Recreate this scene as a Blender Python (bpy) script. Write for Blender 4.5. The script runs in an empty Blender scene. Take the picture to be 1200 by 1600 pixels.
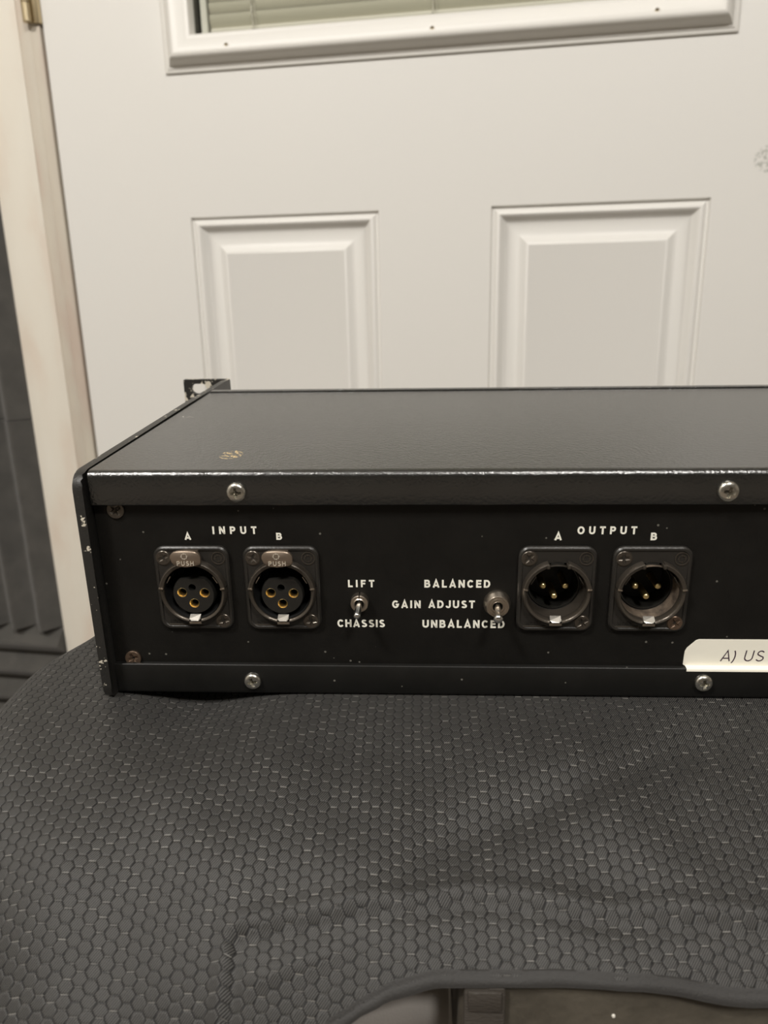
import bpy, bmesh, math, random
from mathutils import Vector, Matrix, noise
random.seed(7)
PI = math.pi
S = 0.001
scene = bpy.context.scene
COL = scene.collection

# ------------------------------------------------------------------ camera
PITCH, ROLL, FPX, CYAW, CAMZ = 0.28338, 0.02038, 1181.18, 0.18007, 0.669
def camera_axes():
    cp, sp = math.cos(PITCH), math.sin(PITCH)
    cr, sr = math.cos(ROLL), math.sin(ROLL)
    right, down, fwd = Vector((1, 0, 0)), Vector((0, -sp, -cp)), Vector((0, cp, -sp))
    r2 = right * cr + down * sr
    d2 = -right * sr + down * cr
    Z = Matrix.Rotation(CYAW, 3, 'Z')
    return Z @ r2, Z @ d2, Z @ fwd
cr_, cd_, cf_ = camera_axes()
cam_d = bpy.data.cameras.new('camera')
cam = bpy.data.objects.new('camera', cam_d)
COL.objects.link(cam)
M3 = Matrix((cr_, -cd_, -cf_)).transposed()
cam.matrix_world = Matrix.Translation((0, 0, CAMZ)) @ M3.to_4x4()
cam_d.sensor_fit = 'VERTICAL'
cam_d.sensor_height = 36
cam_d.lens = FPX / 1600 * 36
cam_d.clip_start = 0.01
cam_d.dof.use_dof = True
cam_d.dof.focus_distance = 0.285
cam_d.dof.aperture_fstop = cam_d.lens / 1.7
scene.camera = cam

# ------------------------------------------------------------------ world and lights
w = bpy.data.worlds.new('world')
scene.world = w
w.use_nodes = True
w.node_tree.nodes['Background'].inputs[0].default_value = (1.0, 0.93, 0.84, 1)
w.node_tree.nodes['Background'].inputs[1].default_value = 0.05
def area(name, loc, size, power, col, target):
    l = bpy.data.lights.new(name, 'AREA')
    l.shape = 'DISK'; l.size = size; l.energy = power; l.color = col
    o = bpy.data.objects.new(name, l); COL.objects.link(o)
    o.location = loc
    o.rotation_euler = (Vector(target) - Vector(loc)).to_track_quat('-Z', 'Y').to_euler()
    return o
WARM = (1.0, 0.965, 0.915)
area('ceiling_lamp', (-0.85, -0.92, 2.36), 0.34, 45, WARM, (-0.45, 0.1, 0))
area('ceiling_lamp', (0.75, -1.08, 2.36), 0.34, 39, WARM, (0.4, 0.0, 0))
scene.view_settings.view_transform = 'Standard'
scene.view_settings.look = 'None'
scene.view_settings.gamma = 1
scene.view_settings.use_curve_mapping = False
scene.view_settings.exposure = 0.0

# ------------------------------------------------------------------ materials
def mat(name, col=(0.5, 0.5, 0.5), rough=0.5, metal=0.0, spec=0.5):
    m = bpy.data.materials.new(name); m.use_nodes = True
    b = m.node_tree.nodes['Principled BSDF']
    b.inputs['Base Color'].default_value = (*col, 1)
    b.inputs['Roughness'].default_value = rough
    b.inputs['Metallic'].default_value = metal
    b.inputs['Specular IOR Level'].default_value = spec
    return m, m.node_tree, b
def nd(nt, t, **kw):
    n = nt.nodes.new(t)
    for k, v in kw.items():
        if k.startswith('i_'):
            n.inputs[k[2:].replace('_', ' ')].default_value = v
        else:
            setattr(n, k, v)
    return n
def tex(nt, kind='Object', scale=(1, 1, 1)):
    tc = nd(nt, 'ShaderNodeTexCoord'); mp = nd(nt, 'ShaderNodeMapping')
    mp.inputs['Scale'].default_value = scale
    nt.links.new(tc.outputs[kind], mp.inputs[0]); return mp.outputs[0]
def noise_n(nt, vec, scale, detail=3, rough=0.5):
    n = nd(nt, 'ShaderNodeTexNoise'); n.inputs['Scale'].default_value = scale
    n.inputs['Detail'].default_value = detail; n.inputs['Roughness'].default_value = rough
    nt.links.new(vec, n.inputs['Vector']); return n.outputs['Fac']
def ramp(nt, fac, stops):
    r = nd(nt, 'ShaderNodeValToRGB'); e = r.color_ramp.elements
    while len(e) < len(stops): e.new(0.5)
    for k, (p, c) in enumerate(stops):
        e[k].position = p; e[k].color = (*c, 1) if len(c) == 3 else c
    nt.links.new(fac, r.inputs[0]); return r.outputs[0]
def bump(nt, b, h, strength, dist, prev=None):
    n = nd(nt, 'ShaderNodeBump'); n.inputs['Strength'].default_value = strength
    n.inputs['Distance'].default_value = dist
    nt.links.new(h, n.inputs['Height'])
    if prev is not None: nt.links.new(prev, n.inputs['Normal'])
    nt.links.new(n.outputs[0], b.inputs['Normal']); return n.outputs[0]
def mixc(nt, fac, a, b_):
    m = nd(nt, 'ShaderNodeMix', data_type='RGBA')
    for i, v in ((6, a), (7, b_)):
        if isinstance(v, tuple): m.inputs[i].default_value = (*v, 1)
        else: nt.links.new(v, m.inputs[i])
    if isinstance(fac, float): m.inputs[0].default_value = fac
    else: nt.links.new(fac, m.inputs[0])
    return m.outputs[2]

# door paint
M_DOOR, nt, b = mat('door_paint', (0.80, 0.775, 0.72), 0.42)
v = tex(nt)
bump(nt, b, noise_n(nt, v, 900, 2), 0.08, 0.0004)
big = noise_n(nt, v, 3.0, 2)
c1 = ramp(nt, big, [(0.3, (0.80, 0.783, 0.742)), (0.7, (0.79, 0.776, 0.74))])
# a small rubbed grey smudge beside the panel edge
d = nd(nt, 'ShaderNodeVectorMath', operation='DISTANCE')
d.inputs[1].default_value = (0.808, -0.0, 0.795)
nt.links.new(v, d.inputs[0])
sm = nd(nt, 'ShaderNodeMath', operation='LESS_THAN'); sm.inputs[1].default_value = 0.013
nt.links.new(d.outputs['Value'], sm.inputs[0])
nn = ramp(nt, noise_n(nt, v, 260, 3), [(0.45, (0, 0, 0)), (0.6, (1, 1, 1))])
mm = nd(nt, 'ShaderNodeMath', operation='MULTIPLY'); nt.links.new(sm.outputs[0], mm.inputs[0]); nt.links.new(nn, mm.inputs[1])
nt.links.new(mixc(nt, mm.outputs[0], c1, (0.5, 0.5, 0.46)), b.inputs['Base Color'])
M_VINYL, nt, b = mat('window_frame_vinyl', (0.80, 0.782, 0.735), 0.4)
v = tex(nt, scale=(1, 1, 14))
bump(nt, b, noise_n(nt, v, 60, 3), 0.10, 0.0006)
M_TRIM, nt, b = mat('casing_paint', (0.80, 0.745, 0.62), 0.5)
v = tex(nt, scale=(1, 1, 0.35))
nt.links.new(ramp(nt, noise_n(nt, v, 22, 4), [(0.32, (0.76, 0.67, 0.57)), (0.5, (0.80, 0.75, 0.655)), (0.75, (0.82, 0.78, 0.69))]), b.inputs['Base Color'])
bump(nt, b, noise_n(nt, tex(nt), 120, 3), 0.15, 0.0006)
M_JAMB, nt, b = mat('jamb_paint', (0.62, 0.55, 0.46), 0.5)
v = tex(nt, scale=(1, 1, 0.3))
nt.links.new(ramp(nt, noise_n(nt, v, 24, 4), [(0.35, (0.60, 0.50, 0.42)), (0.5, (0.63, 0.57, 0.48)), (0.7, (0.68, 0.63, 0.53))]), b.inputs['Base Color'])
M_GAP_SHADE = mat('door_gap_shade', (0.16, 0.14, 0.12), 0.7)[0]  # dark tone painted for the shade in the gap at the hinge edge
M_WALL, nt, b = mat('wall_paint', (0.50, 0.47, 0.42), 0.7)
bump(nt, b, noise_n(nt, tex(nt), 180, 3), 0.2, 0.001)
M_CEIL = mat('ceiling_paint', (0.78, 0.75, 0.69), 0.8)[0]
M_FLOOR, nt, b = mat('floor_carpet', (0.16, 0.13, 0.105), 0.9)
nt.links.new(ramp(nt, noise_n(nt, tex(nt), 300, 3), [(0.3, (0.12, 0.1, 0.08)), (0.7, (0.2, 0.17, 0.14))]), b.inputs['Base Color'])
M_FOAM, nt, b = mat('charcoal_foam', (0.075, 0.070, 0.062), 0.95, spec=0.2)
v = tex(nt)
nt.links.new(ramp(nt, noise_n(nt, v, 35, 4), [(0.3, (0.060, 0.057, 0.052)), (0.7, (0.086, 0.081, 0.073))]), b.inputs['Base Color'])
bump(nt, b, noise_n(nt, v, 1500, 2), 0.5, 0.0006)
b.inputs['Sheen Weight'].default_value = 0.25
b.inputs['Sheen Roughness'].default_value = 0.6
M_BRASSY = mat('aged_nickel_hinge', (0.62, 0.52, 0.34), 0.32, 1.0)[0]
M_BLIND, nt, b = mat('blind_slat', (0.50, 0.48, 0.39), 0.45)
M_BLINDW = mat('blind_frame_white', (0.82, 0.81, 0.74), 0.4)[0]
M_CORD = mat('blind_cord', (0.75, 0.72, 0.64), 0.8)[0]
# window glass: clear sheet with fresnel reflection
M_GLASS = bpy.data.materials.new('window_glass'); M_GLASS.use_nodes = True
nt = M_GLASS.node_tree; nt.nodes.remove(nt.nodes['Principled BSDF'])
tr = nd(nt, 'ShaderNodeBsdfTransparent'); tr.inputs[0].default_value = (0.96, 0.965, 0.95, 1)
gl = nd(nt, 'ShaderNodeBsdfGlossy'); gl.inputs['Roughness'].default_value = 0.02
fr = nd(nt, 'ShaderNodeFresnel'); mx = nd(nt, 'ShaderNodeMixShader')
gm = nd(nt, 'ShaderNodeNewGeometry'); inv = nd(nt, 'ShaderNodeMath', operation='SUBTRACT'); inv.inputs[0].default_value = 1.0
nt.links.new(gm.outputs['Backfacing'], inv.inputs[1])
mf = nd(nt, 'ShaderNodeMath', operation='MULTIPLY'); nt.links.new(fr.outputs[0], mf.inputs[0]); nt.links.new(inv.outputs[0], mf.inputs[1])
nt.links.new(mf.outputs[0], mx.inputs[0]); nt.links.new(tr.outputs[0], mx.inputs[1]); nt.links.new(gl.outputs[0], mx.inputs[2])
nt.links.new(mx.outputs[0], nt.nodes['Material Output'].inputs[0])
M_NIGHT = mat('dark_outside', (0.16, 0.155, 0.13), 0.9)[0]

# device
def powder(name, col, rough, sc, st, dist, specks=True):
    m, nt, b = mat(name, col, rough)
    v = tex(nt)
    n1 = noise_n(nt, v, sc, 3, 0.6)
    bump(nt, b, n1, st, dist)
    base = ramp(nt, noise_n(nt, v, 60, 5, 0.7), [(0.35, tuple(c * 0.85 for c in col)), (0.65, tuple(c * 1.25 for c in col))])
    if specks:
        vo = nd(nt, 'ShaderNodeTexVoronoi'); vo.inputs['Scale'].default_value = 330
        nt.links.new(v, vo.inputs['Vector'])
        lt = nd(nt, 'ShaderNodeMath', operation='LESS_THAN'); lt.inputs[1].default_value = 0.13
        nt.links.new(vo.outputs['Distance'], lt.inputs[0])
        rr = nd(nt, 'ShaderNodeSeparateColor'); nt.links.new(vo.outputs['Color'], rr.inputs[0])
        gt = nd(nt, 'ShaderNodeMath', operation='GREATER_THAN'); gt.inputs[1].default_value = 0.91
        nt.links.new(rr.outputs[0], gt.inputs[0])
        mu = nd(nt, 'ShaderNodeMath', operation='MULTIPLY'); nt.links.new(lt.outputs[0], mu.inputs[0]); nt.links.new(gt.outputs[0], mu.inputs[1])
        mu2 = nd(nt, 'ShaderNodeMath', operation='MULTIPLY'); mu2.inputs[1].default_value = 0.55
        nt.links.new(mu.outputs[0], mu2.inputs[0])
        base = mixc(nt, mu2.outputs[0], base, (0.22, 0.21, 0.18))
    nt.links.new(base, b.inputs['Base Color'])
    return m, nt, b, base, v
M_COVER, nt, b, base, v = powder('cover_powder_coat', (0.010, 0.0102, 0.0092), 0.24, 900, 0.5, 0.0004, False)
b.inputs['IOR'].default_value = 1.95
def scuff(nt, v, base, centre, sx, sy, thr, col, nsc):
    mp = nd(nt, 'ShaderNodeVectorMath', operation='SUBTRACT'); mp.inputs[1].default_value = centre
    nt.links.new(v, mp.inputs[0])
    ml = nd(nt, 'ShaderNodeVectorMath', operation='DIVIDE'); ml.inputs[1].default_value = (sx, sy, 0.003)
    nt.links.new(mp.outputs[0], ml.inputs[0])
    ln = nd(nt, 'ShaderNodeVectorMath', operation='LENGTH'); nt.links.new(ml.outputs[0], ln.inputs[0])
    lt = nd(nt, 'ShaderNodeMath', operation='LESS_THAN'); lt.inputs[1].default_value = 1.0
    nt.links.new(ln.outputs['Value'], lt.inputs[0])
    n = noise_n(nt, v, nsc, 4, 0.7)
    g = nd(nt, 'ShaderNodeMath', operation='GREATER_THAN'); g.inputs[1].default_value = thr
    nt.links.new(n, g.inputs[0])
    m = nd(nt, 'ShaderNodeMath', operation='MULTIPLY'); nt.links.new(lt.outputs[0], m.inputs[0]); nt.links.new(g.outputs[0], m.inputs[1])
    return mixc(nt, m.outputs[0], base, col)
base = scuff(nt, v, base, (0.0247, 0.0185, 0.0426), 0.0040, 0.0062, 0.55, (0.62, 0.44, 0.18), 900)
base = scuff(nt, v, base, (-0.0118, 0.087, 0.0426), 0.0035, 0.003, 0.60, (0.5, 0.46, 0.4), 700)
nt.links.new(base, b.inputs['Base Color'])
M_PANEL, _nt, b, _a, _v = powder('panel_black_paint', (0.0072, 0.0067, 0.0058), 0.42, 700, 0.30, 0.0003)
b.inputs['Specular IOR Level'].default_value = 0.28
M_PAN, _nt, b, _a, _v = powder('bottom_pan_black', (0.0075, 0.0072, 0.0064), 0.36, 500, 0.15, 0.0002)
b.inputs['Specular IOR Level'].default_value = 0.3
# worn bracket: chips of bare aluminium
def worn(name, thr, sc=210):
    m, nt, b = mat(name, (0.02, 0.019, 0.017), 0.45)
    v = tex(nt)
    n = noise_n(nt, v, sc, 4, 0.65)
    f = ramp(nt, n, [(thr, (0, 0, 0)), (thr + 0.02, (1, 1, 1))])
    nt.links.new(mixc(nt, f, (0.02, 0.019, 0.017), (0.62, 0.57, 0.47)), b.inputs['Base Color'])
    bump(nt, b, noise_n(nt, v, 900, 3), 0.4, 0.0004)
    return m
M_BRACKET = worn('bracket_black', 0.80)
M_BRACKET_EDGE = worn('bracket_worn_edge', 0.625, 260)
M_EAR = worn('ear_chipped', 0.53, 170)
M_INK = mat('white_silkscreen', (0.93, 0.91, 0.80), 0.5)[0]
M_SCREW, nt, b = mat('zinc_screw', (0.66, 0.64, 0.58), 0.27, 1.0)
bump(nt, b, noise_n(nt, tex(nt), 900, 3), 0.25, 0.0003)
M_BSCREW = mat('black_oxide_screw', (0.15, 0.132, 0.112), 0.32, 0.9)[0]
M_BRSCREW = mat('bronzed_screw', (0.20, 0.14, 0.10), 0.36, 0.8)[0]
M_NICKEL, nt, b = mat('satin_nickel', (0.55, 0.48, 0.40), 0.34, 1.0)
bump(nt, b, noise_n(nt, tex(nt), 1300, 3), 0.3, 0.0003)
M_CHROME = mat('chrome_lever', (0.82, 0.81, 0.78), 0.22, 1.0)[0]
M_TAB = mat('push_tab_metal', (0.34, 0.27, 0.21), 0.42, 0.9)[0]
M_TABHI = mat('push_tab_relief', (0.85, 0.78, 0.66), 0.4, 0.6)[0]
M_FLANGE, nt, b = mat('socket_black_coat', (0.020, 0.018, 0.0155), 0.36)
bump(nt, b, noise_n(nt, tex(nt), 800, 3), 0.25, 0.0003)
M_RING, nt, b = mat('socket_ring_metal', (0.085, 0.072, 0.058), 0.30, 0.6)
bump(nt, b, noise_n(nt, tex(nt), 600, 3), 0.3, 0.0003)
M_DUSTY, nt, b = mat('dusty_ring_bore', (0.13, 0.10, 0.075), 0.55, 0.3)
nt.links.new(ramp(nt, noise_n(nt, tex(nt), 300, 5, 0.7), [(0.3, (0.05, 0.04, 0.032)), (0.55, (0.15, 0.115, 0.085)), (0.8, (0.28, 0.22, 0.16))]), b.inputs['Base Color'])
M_INSERT = mat('black_insert_plastic', (0.014, 0.0135, 0.012), 0.24)[0]
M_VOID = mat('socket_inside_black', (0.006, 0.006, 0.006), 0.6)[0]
M_GOLD = mat('gold_contact', (1.0, 0.80, 0.40), 0.32, 1.0)[0]
M_LATCH = mat('bright_latch_spring', (0.85, 0.82, 0.76), 0.25, 0.9)[0]
M_LABEL, nt, b = mat('cream_label_tape', (0.90, 0.865, 0.75), 0.36)
bump(nt, b, noise_n(nt, tex(nt), 90, 3), 0.25, 0.001)
M_LTEXT = mat('label_purple_black_print', (0.035, 0.012, 0.03), 0.5)[0]

# fabric
M_WEAVE, nt, b = mat('hexagon_ripstop_cell', (0.075, 0.068, 0.062), 0.55, spec=0.45)
uv = nd(nt, 'ShaderNodeUVMap'); uv.uv_map = 'flat'
mp = nd(nt, 'ShaderNodeMapping'); nt.links.new(uv.outputs[0], mp.inputs[0])
mp.inputs['Rotation'].default_value = (0, 0, math.radians(38))
wv = nd(nt, 'ShaderNodeTexWave', wave_type='BANDS', bands_direction='X'); wv.inputs['Scale'].default_value = 0.57
wv.inputs['Distortion'].default_value = 0.3; wv.inputs['Detail Scale'].default_value = 0.4
nt.links.new(mp.outputs[0], wv.inputs['Vector'])
wc = nd(nt, 'ShaderNodeTexWave', wave_type='BANDS', bands_direction='Y'); wc.inputs['Scale'].default_value = 0.75
nt.links.new(mp.outputs[0], wc.inputs['Vector'])
mul = nd(nt, 'ShaderNodeMath', operation='MULTIPLY_ADD'); mul.inputs[1].default_value = 0.25
nt.links.new(wc.outputs['Fac'], mul.inputs[0]); nt.links.new(wv.outputs['Fac'], mul.inputs[2])
fine = noise_n(nt, uv.outputs[0], 0.9, 2, 0.5)
nt.links.new(ramp(nt, mul.outputs[0], [(0.35, (0.0022, 0.0021, 0.0020)), (0.64, (0.0095, 0.0090, 0.0084)), (0.94, (0.070, 0.067, 0.062))]), b.inputs['Base Color'])
bump(nt, b, mul.outputs[0], 0.5, 0.00012)
b.inputs['Sheen Weight'].default_value = 0.05
M_GROOVE = mat('hexagon_border_thread', (0.0045, 0.004, 0.004), 0.8)[0]
M_THREAD, nt, b = mat('hexagon_light_thread', (0.30, 0.28, 0.25), 0.5)
uv = nd(nt, 'ShaderNodeUVMap'); uv.uv_map = 'flat'
nt.links.new(ramp(nt, noise_n(nt, uv.outputs[0], 0.16, 2), [(0.45, (0.005, 0.005, 0.0046)), (0.64, (0.15, 0.143, 0.13))]), b.inputs['Base Color'])
M_BIND, nt, b = mat('hem_binding_cloth', (0.021, 0.0195, 0.018), 0.65)
bump(nt, b, noise_n(nt, tex(nt), 1800, 3), 0.5, 0.0003)
b.inputs['Sheen Weight'].default_value = 0.15
M_CASE, nt, b = mat('olive_brown_vinyl', (0.062, 0.053, 0.040), 0.5)
nt.links.new(ramp(nt, noise_n(nt, tex(nt), 55, 5, 0.65), [(0.35, (0.045, 0.039, 0.030)), (0.7, (0.085, 0.074, 0.057))]), b.inputs['Base Color'])
bump(nt, b, noise_n(nt, tex(nt), 350, 4), 0.4, 0.0008)
M_STRAP, nt, b = mat('strap_webbing', (0.045, 0.038, 0.031), 0.6)
bump(nt, b, noise_n(nt, tex(nt, scale=(1, 1, 5)), 500, 2), 0.6, 0.0006)
M_GREYC, nt, b = mat('grey_cloth', (0.30, 0.28, 0.26), 0.75)
bump(nt, b, noise_n(nt, tex(nt), 1400, 2), 0.4, 0.0003)

# ------------------------------------------------------------------ object helpers
def finish(bm, name, mats, parent=None, smooth=35, flat=False):
    bmesh.ops.recalc_face_normals(bm, faces=bm.faces)
    me = bpy.data.meshes.new(name)
    bm.to_mesh(me); bm.free()
    if not isinstance(mats, (list, tuple)): mats = [mats]
    for m in mats: me.materials.append(m)
    if not flat:
        me.shade_smooth()
        me.set_sharp_from_angle(angle=math.radians(smooth))
    o = bpy.data.objects.new(name, me); COL.objects.link(o)
    if parent is not None: o.parent = parent
    return o
def empty(name, loc, rot=(0, 0, 0)):
    o = bpy.data.objects.new(name, None); COL.objects.link(o)
    o.empty_display_size = 0.02; o.location = loc; o.rotation_euler = rot
    return o
def tag(o, label=None, cat=None, group=None, kind=None):
    if label: o['label'] = label
    if cat: o['category'] = cat
    if group: o['group'] = group
    if kind: o['kind'] = kind
    return o
def NB(): return bmesh.new()
def box(bm, x0, x1, y0, y1, z0, z1, bev=0, seg=2, mi=0):
    t = bmesh.new()
    vs = [t.verts.new((x * S, y * S, z * S)) for x in (x0, x1) for y in (y0, y1) for z in (z0, z1)]
    for f in ((0, 1, 3, 2), (4, 6, 7, 5), (0, 4, 5, 1), (2, 3, 7, 6), (0, 2, 6, 4), (1, 5, 7, 3)):
        t.faces.new([vs[i] for i in f])
    if bev: bmesh.ops.bevel(t, geom=t.edges[:], offset=bev * S, segments=seg, profile=0.5, affect='EDGES')
    join(bm, t, mi)
def join(bm, t, mi=None):
    mp = {}
    for v in t.verts: mp[v] = bm.verts.new(v.co)
    for f in t.faces:
        try:
            g = bm.faces.new([mp[v] for v in f.verts])
            g.material_index = f.material_index if mi is None else mi
        except ValueError: pass
    t.free()
def lathe(bm, cx, cz, prof, n=48, a0=0.0, a1=2 * PI, mi=0):
    """prof: (radius, y) list, turned about the y axis through (cx, cz)."""
    full = abs(a1 - a0 - 2 * PI) < 1e-6
    k = n if full else n + 1
    rings = []
    for r, y in prof:
        if r <= 1e-6: rings.append([bm.verts.new((cx * S, y * S, cz * S))])
        else: rings.append([bm.verts.new(((cx + r * math.cos(a0 + (a1 - a0) * i / n)) * S, y * S, (cz + r * math.sin(a0 + (a1 - a0) * i / n)) * S)) for i in range(k)])
    for A, B in zip(rings, rings[1:]):
        for i in range(n):
            j = (i + 1) % k
            if len(A) == 1 and len(B) == 1: continue
            if len(A) == 1: f = bm.faces.new((A[0], B[i], B[j]))
            elif len(B) == 1: f = bm.faces.new((A[i], B[0], A[j]))
            else: f = bm.faces.new((A[i], B[i], B[j], A[j]))
            f.material_index = mi
    if not full:
        for idx in (0, -1):
            loop = [R[idx] for R in rings if len(R) > 1]
            if len(loop) > 2:
                try: bm.faces.new(loop).material_index = mi
                except ValueError: pass
def circle(cx, cz, r, n=40, a0=0): return [(cx + r * math.cos(a0 + 2 * PI * i / n), cz + r * math.sin(a0 + 2 * PI * i / n)) for i in range(n)]
def rrect(x0, x1, z0, z1, r, n=6):
    out = []
    for cx, cz, a in ((x1 - r, z1 - r, 0), (x0 + r, z1 - r, 90), (x0 + r, z0 + r, 180), (x1 - r, z0 + r, 270)):
        for k in range(n + 1):
            t = math.radians(a + 90 * k / n); out.append((cx + r * math.cos(t), cz + r * math.sin(t)))
    return out
def plate(bm, outer, holes, y0, y1, mi=0, hole_wall=True, back=False, axis='y'):
    """flat sheet with holes in the xz plane; front at y0, thickness to y1"""
    def P(x, y, z): return (x * S, y * S, z * S) if axis == 'y' else (y * S, x * S, z * S)
    for yy in ((y0, y1) if back else (y0,)):
        t = bmesh.new(); es = []
        for lp in [outer] + list(holes):
            vs = [t.verts.new(P(x, yy, z)) for x, z in lp]
            es += [t.edges.new((vs[i], vs[(i + 1) % len(vs)])) for i in range(len(vs))]
        bmesh.ops.triangle_fill(t, use_beauty=True, use_dissolve=False, edges=es)
        join(bm, t, mi)
    if y0 != y1:
        for lp in ([outer] + (list(holes) if hole_wall else [])):
            A = [bm.verts.new(P(x, y0, z)) for x, z in lp]; B = [bm.verts.new(P(x, y1, z)) for x, z in lp]
            for i in range(len(lp)):
                j = (i + 1) % len(lp)
                bm.faces.new((A[i], A[j], B[j], B[i])).material_index = mi
    bmesh.ops.remove_doubles(bm, verts=bm.verts, dist=1e-7)
def rect(x0, x1, z0, z1): return [(x0, z0), (x1, z0), (x1, z1), (x0, z1)]
def frames(bm, x0, x1, z0, z1, prof, fill=True, mi=0):
    """nested rectangular rings; prof: (inset, y)"""
    rings = [[bm.verts.new((x * S, y * S, z * S)) for x, z in rect(x0 + i, x1 - i, z0 + i, z1 - i)] for i, y in prof]
    for A, B in zip(rings, rings[1:]):
        for i in range(4):
            j = (i + 1) % 4
            bm.faces.new((A[i], A[j], B[j], B[i])).material_index = mi
    if fill: bm.faces.new(rings[-1]).material_index = mi
def extrude_x(bm, prof, x0, x1, closed=True, mi=0):
    A = [bm.verts.new((x0 * S, y * S, z * S)) for y, z in prof]; B = [bm.verts.new((x1 * S, y * S, z * S)) for y, z in prof]
    n = len(prof)
    for i in range(n if closed else n - 1):
        j = (i + 1) % n
        bm.faces.new((A[i], A[j], B[j], B[i])).material_index = mi
    if closed:
        for L in (A, B):
            t = bmesh.new(); vs = [t.verts.new(v.co) for v in L]
            es = [t.edges.new((vs[i], vs[(i + 1) % n])) for i in range(n)]
            bmesh.ops.triangle_fill(t, use_beauty=True, edges=es); join(bm, t, mi)
        bmesh.ops.remove_doubles(bm, verts=bm.verts, dist=1e-7)
def tube(bm, pts, rad, n=10, mi=0):
    pts = [Vector(p) for p in pts]; rings = []
    up = Vector((0, 0, 1))
    for i, p in enumerate(pts):
        t = (pts[min(i + 1, len(pts) - 1)] - pts[max(i - 1, 0)]).normalized()
        s = t.cross(up)
        if s.length < 1e-3: s = t.cross(Vector((0, 1, 0)))
        s.normalize(); u = s.cross(t)
        r = rad[i] if isinstance(rad, (list, tuple)) else rad
        rings.append([bm.verts.new((p + (s * math.cos(2 * PI * k / n) + u * math.sin(2 * PI * k / n)) * r) * S) for k in range(n)])
    for A, B in zip(rings, rings[1:]):
        for k in range(n):
            bm.faces.new((A[k], A[(k + 1) % n], B[(k + 1) % n], B[k])).material_index = mi
    bm.faces.new(rings[0]).material_index = mi; bm.faces.new(rings[-1]).material_index = mi

# ------------------------------------------------------------------ stroke lettering
def arc(cx, cy, rx, ry, a0, a1, n=12): return [(cx + rx * math.cos(math.radians(a0 + (a1 - a0) * i / n)), cy + ry * math.sin(math.radians(a0 + (a1 - a0) * i / n))) for i in range(n + 1)]
def glyphs(h):                      # h = half stroke width; strokes end flat, height 1
    t, bt = 1 - h, h
    G = {}
    G['A'] = (0.80, [[(h * 0.9, 0), (0.40, 1 - h * 0.3), (0.80 - h * 0.9, 0)], [(0.2, 0.27), (0.6, 0.27)]])
    G['B'] = (0.70, [[(0.36, t), (h, t), (h, bt), (0.40, bt)] + arc(0.40, (bt + 0.52) / 2, 0.30 - h, (0.52 - bt) / 2, -90, 90) + [(h, 0.52)],
                     [(0.36, t)] + arc(0.37, (t + 0.52) / 2, 0.27 - h, (t - 0.52) / 2, 90, -90)])
    G['C'] = (0.76, [arc(0.39, 0.5, 0.39 - h, 0.5 - h, 38, 322, 24)])
    G['D'] = (0.74, [[(0.34, t), (h, t), (h, bt), (0.34, bt)], [(0.34, bt)] + arc(0.34, 0.5, 0.40 - h, 0.5 - h, -90, 90, 16)])
    G['E'] = (0.62, [[(0.62, t), (h, t), (h, bt), (0.62, bt)], [(h, 0.52), (0.57, 0.52)]])
    G['F'] = (0.60, [[(0.60, t), (h, t), (h, 0)], [(h, 0.50), (0.54, 0.50)]])
    G['G'] = (0.80, [arc(0.40, 0.5, 0.40 - h, 0.5 - h, 42, 330, 24) + [(0.80 - h, 0.47), (0.42, 0.47)]])
    G['H'] = (0.74, [[(h, 0), (h, 1)], [(0.74 - h, 0), (0.74 - h, 1)], [(h, 0.52), (0.74 - h, 0.52)]])
    G['I'] = (2 * h, [[(h, 0), (h, 1)]])
    G['J'] = (0.60, [[(0.60 - h, 1)] + arc(0.30, 0.30, 0.30 - h, 0.30 - h, 0, -180, 12)])
    G['K'] = (0.72, [[(h, 0), (h, 1)], [(0.66, 1), (h, 0.38)], [(0.28, 0.56), (0.68, 0)]])
    G['L'] = (0.58, [[(h, 1), (h, bt), (0.58, bt)]])
    G['N'] = (0.74, [[(h, 0), (h, 1)], [(h, 0.96), (0.74 - h, 0.04)], [(0.74 - h, 0), (0.74 - h, 1)]])
    G['O'] = (0.84, [arc(0.42, 0.5, 0.42 - h, 0.5 - h, 0, 360, 32)])
    G['P'] = (0.68, [[(h, 0), (h, t), (0.36, t)] + arc(0.38, (t + 0.46) / 2, 0.30 - h, (t - 0.46) / 2, 90, -90) + [(h, 0.46)]])
    G['R'] = (0.70, [[(h, 0), (h, t), (0.36, t)] + arc(0.38, (t + 0.48) / 2, 0.30 - h, (t - 0.48) / 2, 90, -90) + [(h, 0.48)], [(0.4, 0.48), (0.66, 0)]])
    G['S'] = (0.68, [arc(0.34, 0.735, 0.30 - h, 0.265 - h, 25, 230, 16)[:-1] + [(0.24, 0.56), (0.44, 0.46)] + arc(0.34, 0.28, 0.34 - h, 0.28 - h, 50, -155, 16)[1:]])
    G['T'] = (0.68, [[(0, t), (0.68, t)], [(0.34, t), (0.34, 0)]])
    G['U'] = (0.74, [[(h, 1), (h, 0.36)] + arc(0.37, 0.36, 0.37 - h, 0.36 - h, 180, 360, 16) + [(0.74 - h, 1)]])
    G[')'] = (0.30, [arc(-0.25, 0.40, 0.50, 0.80, 46, -46, 14)])
    G[' '] = (0.42, [])
    return G
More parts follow.
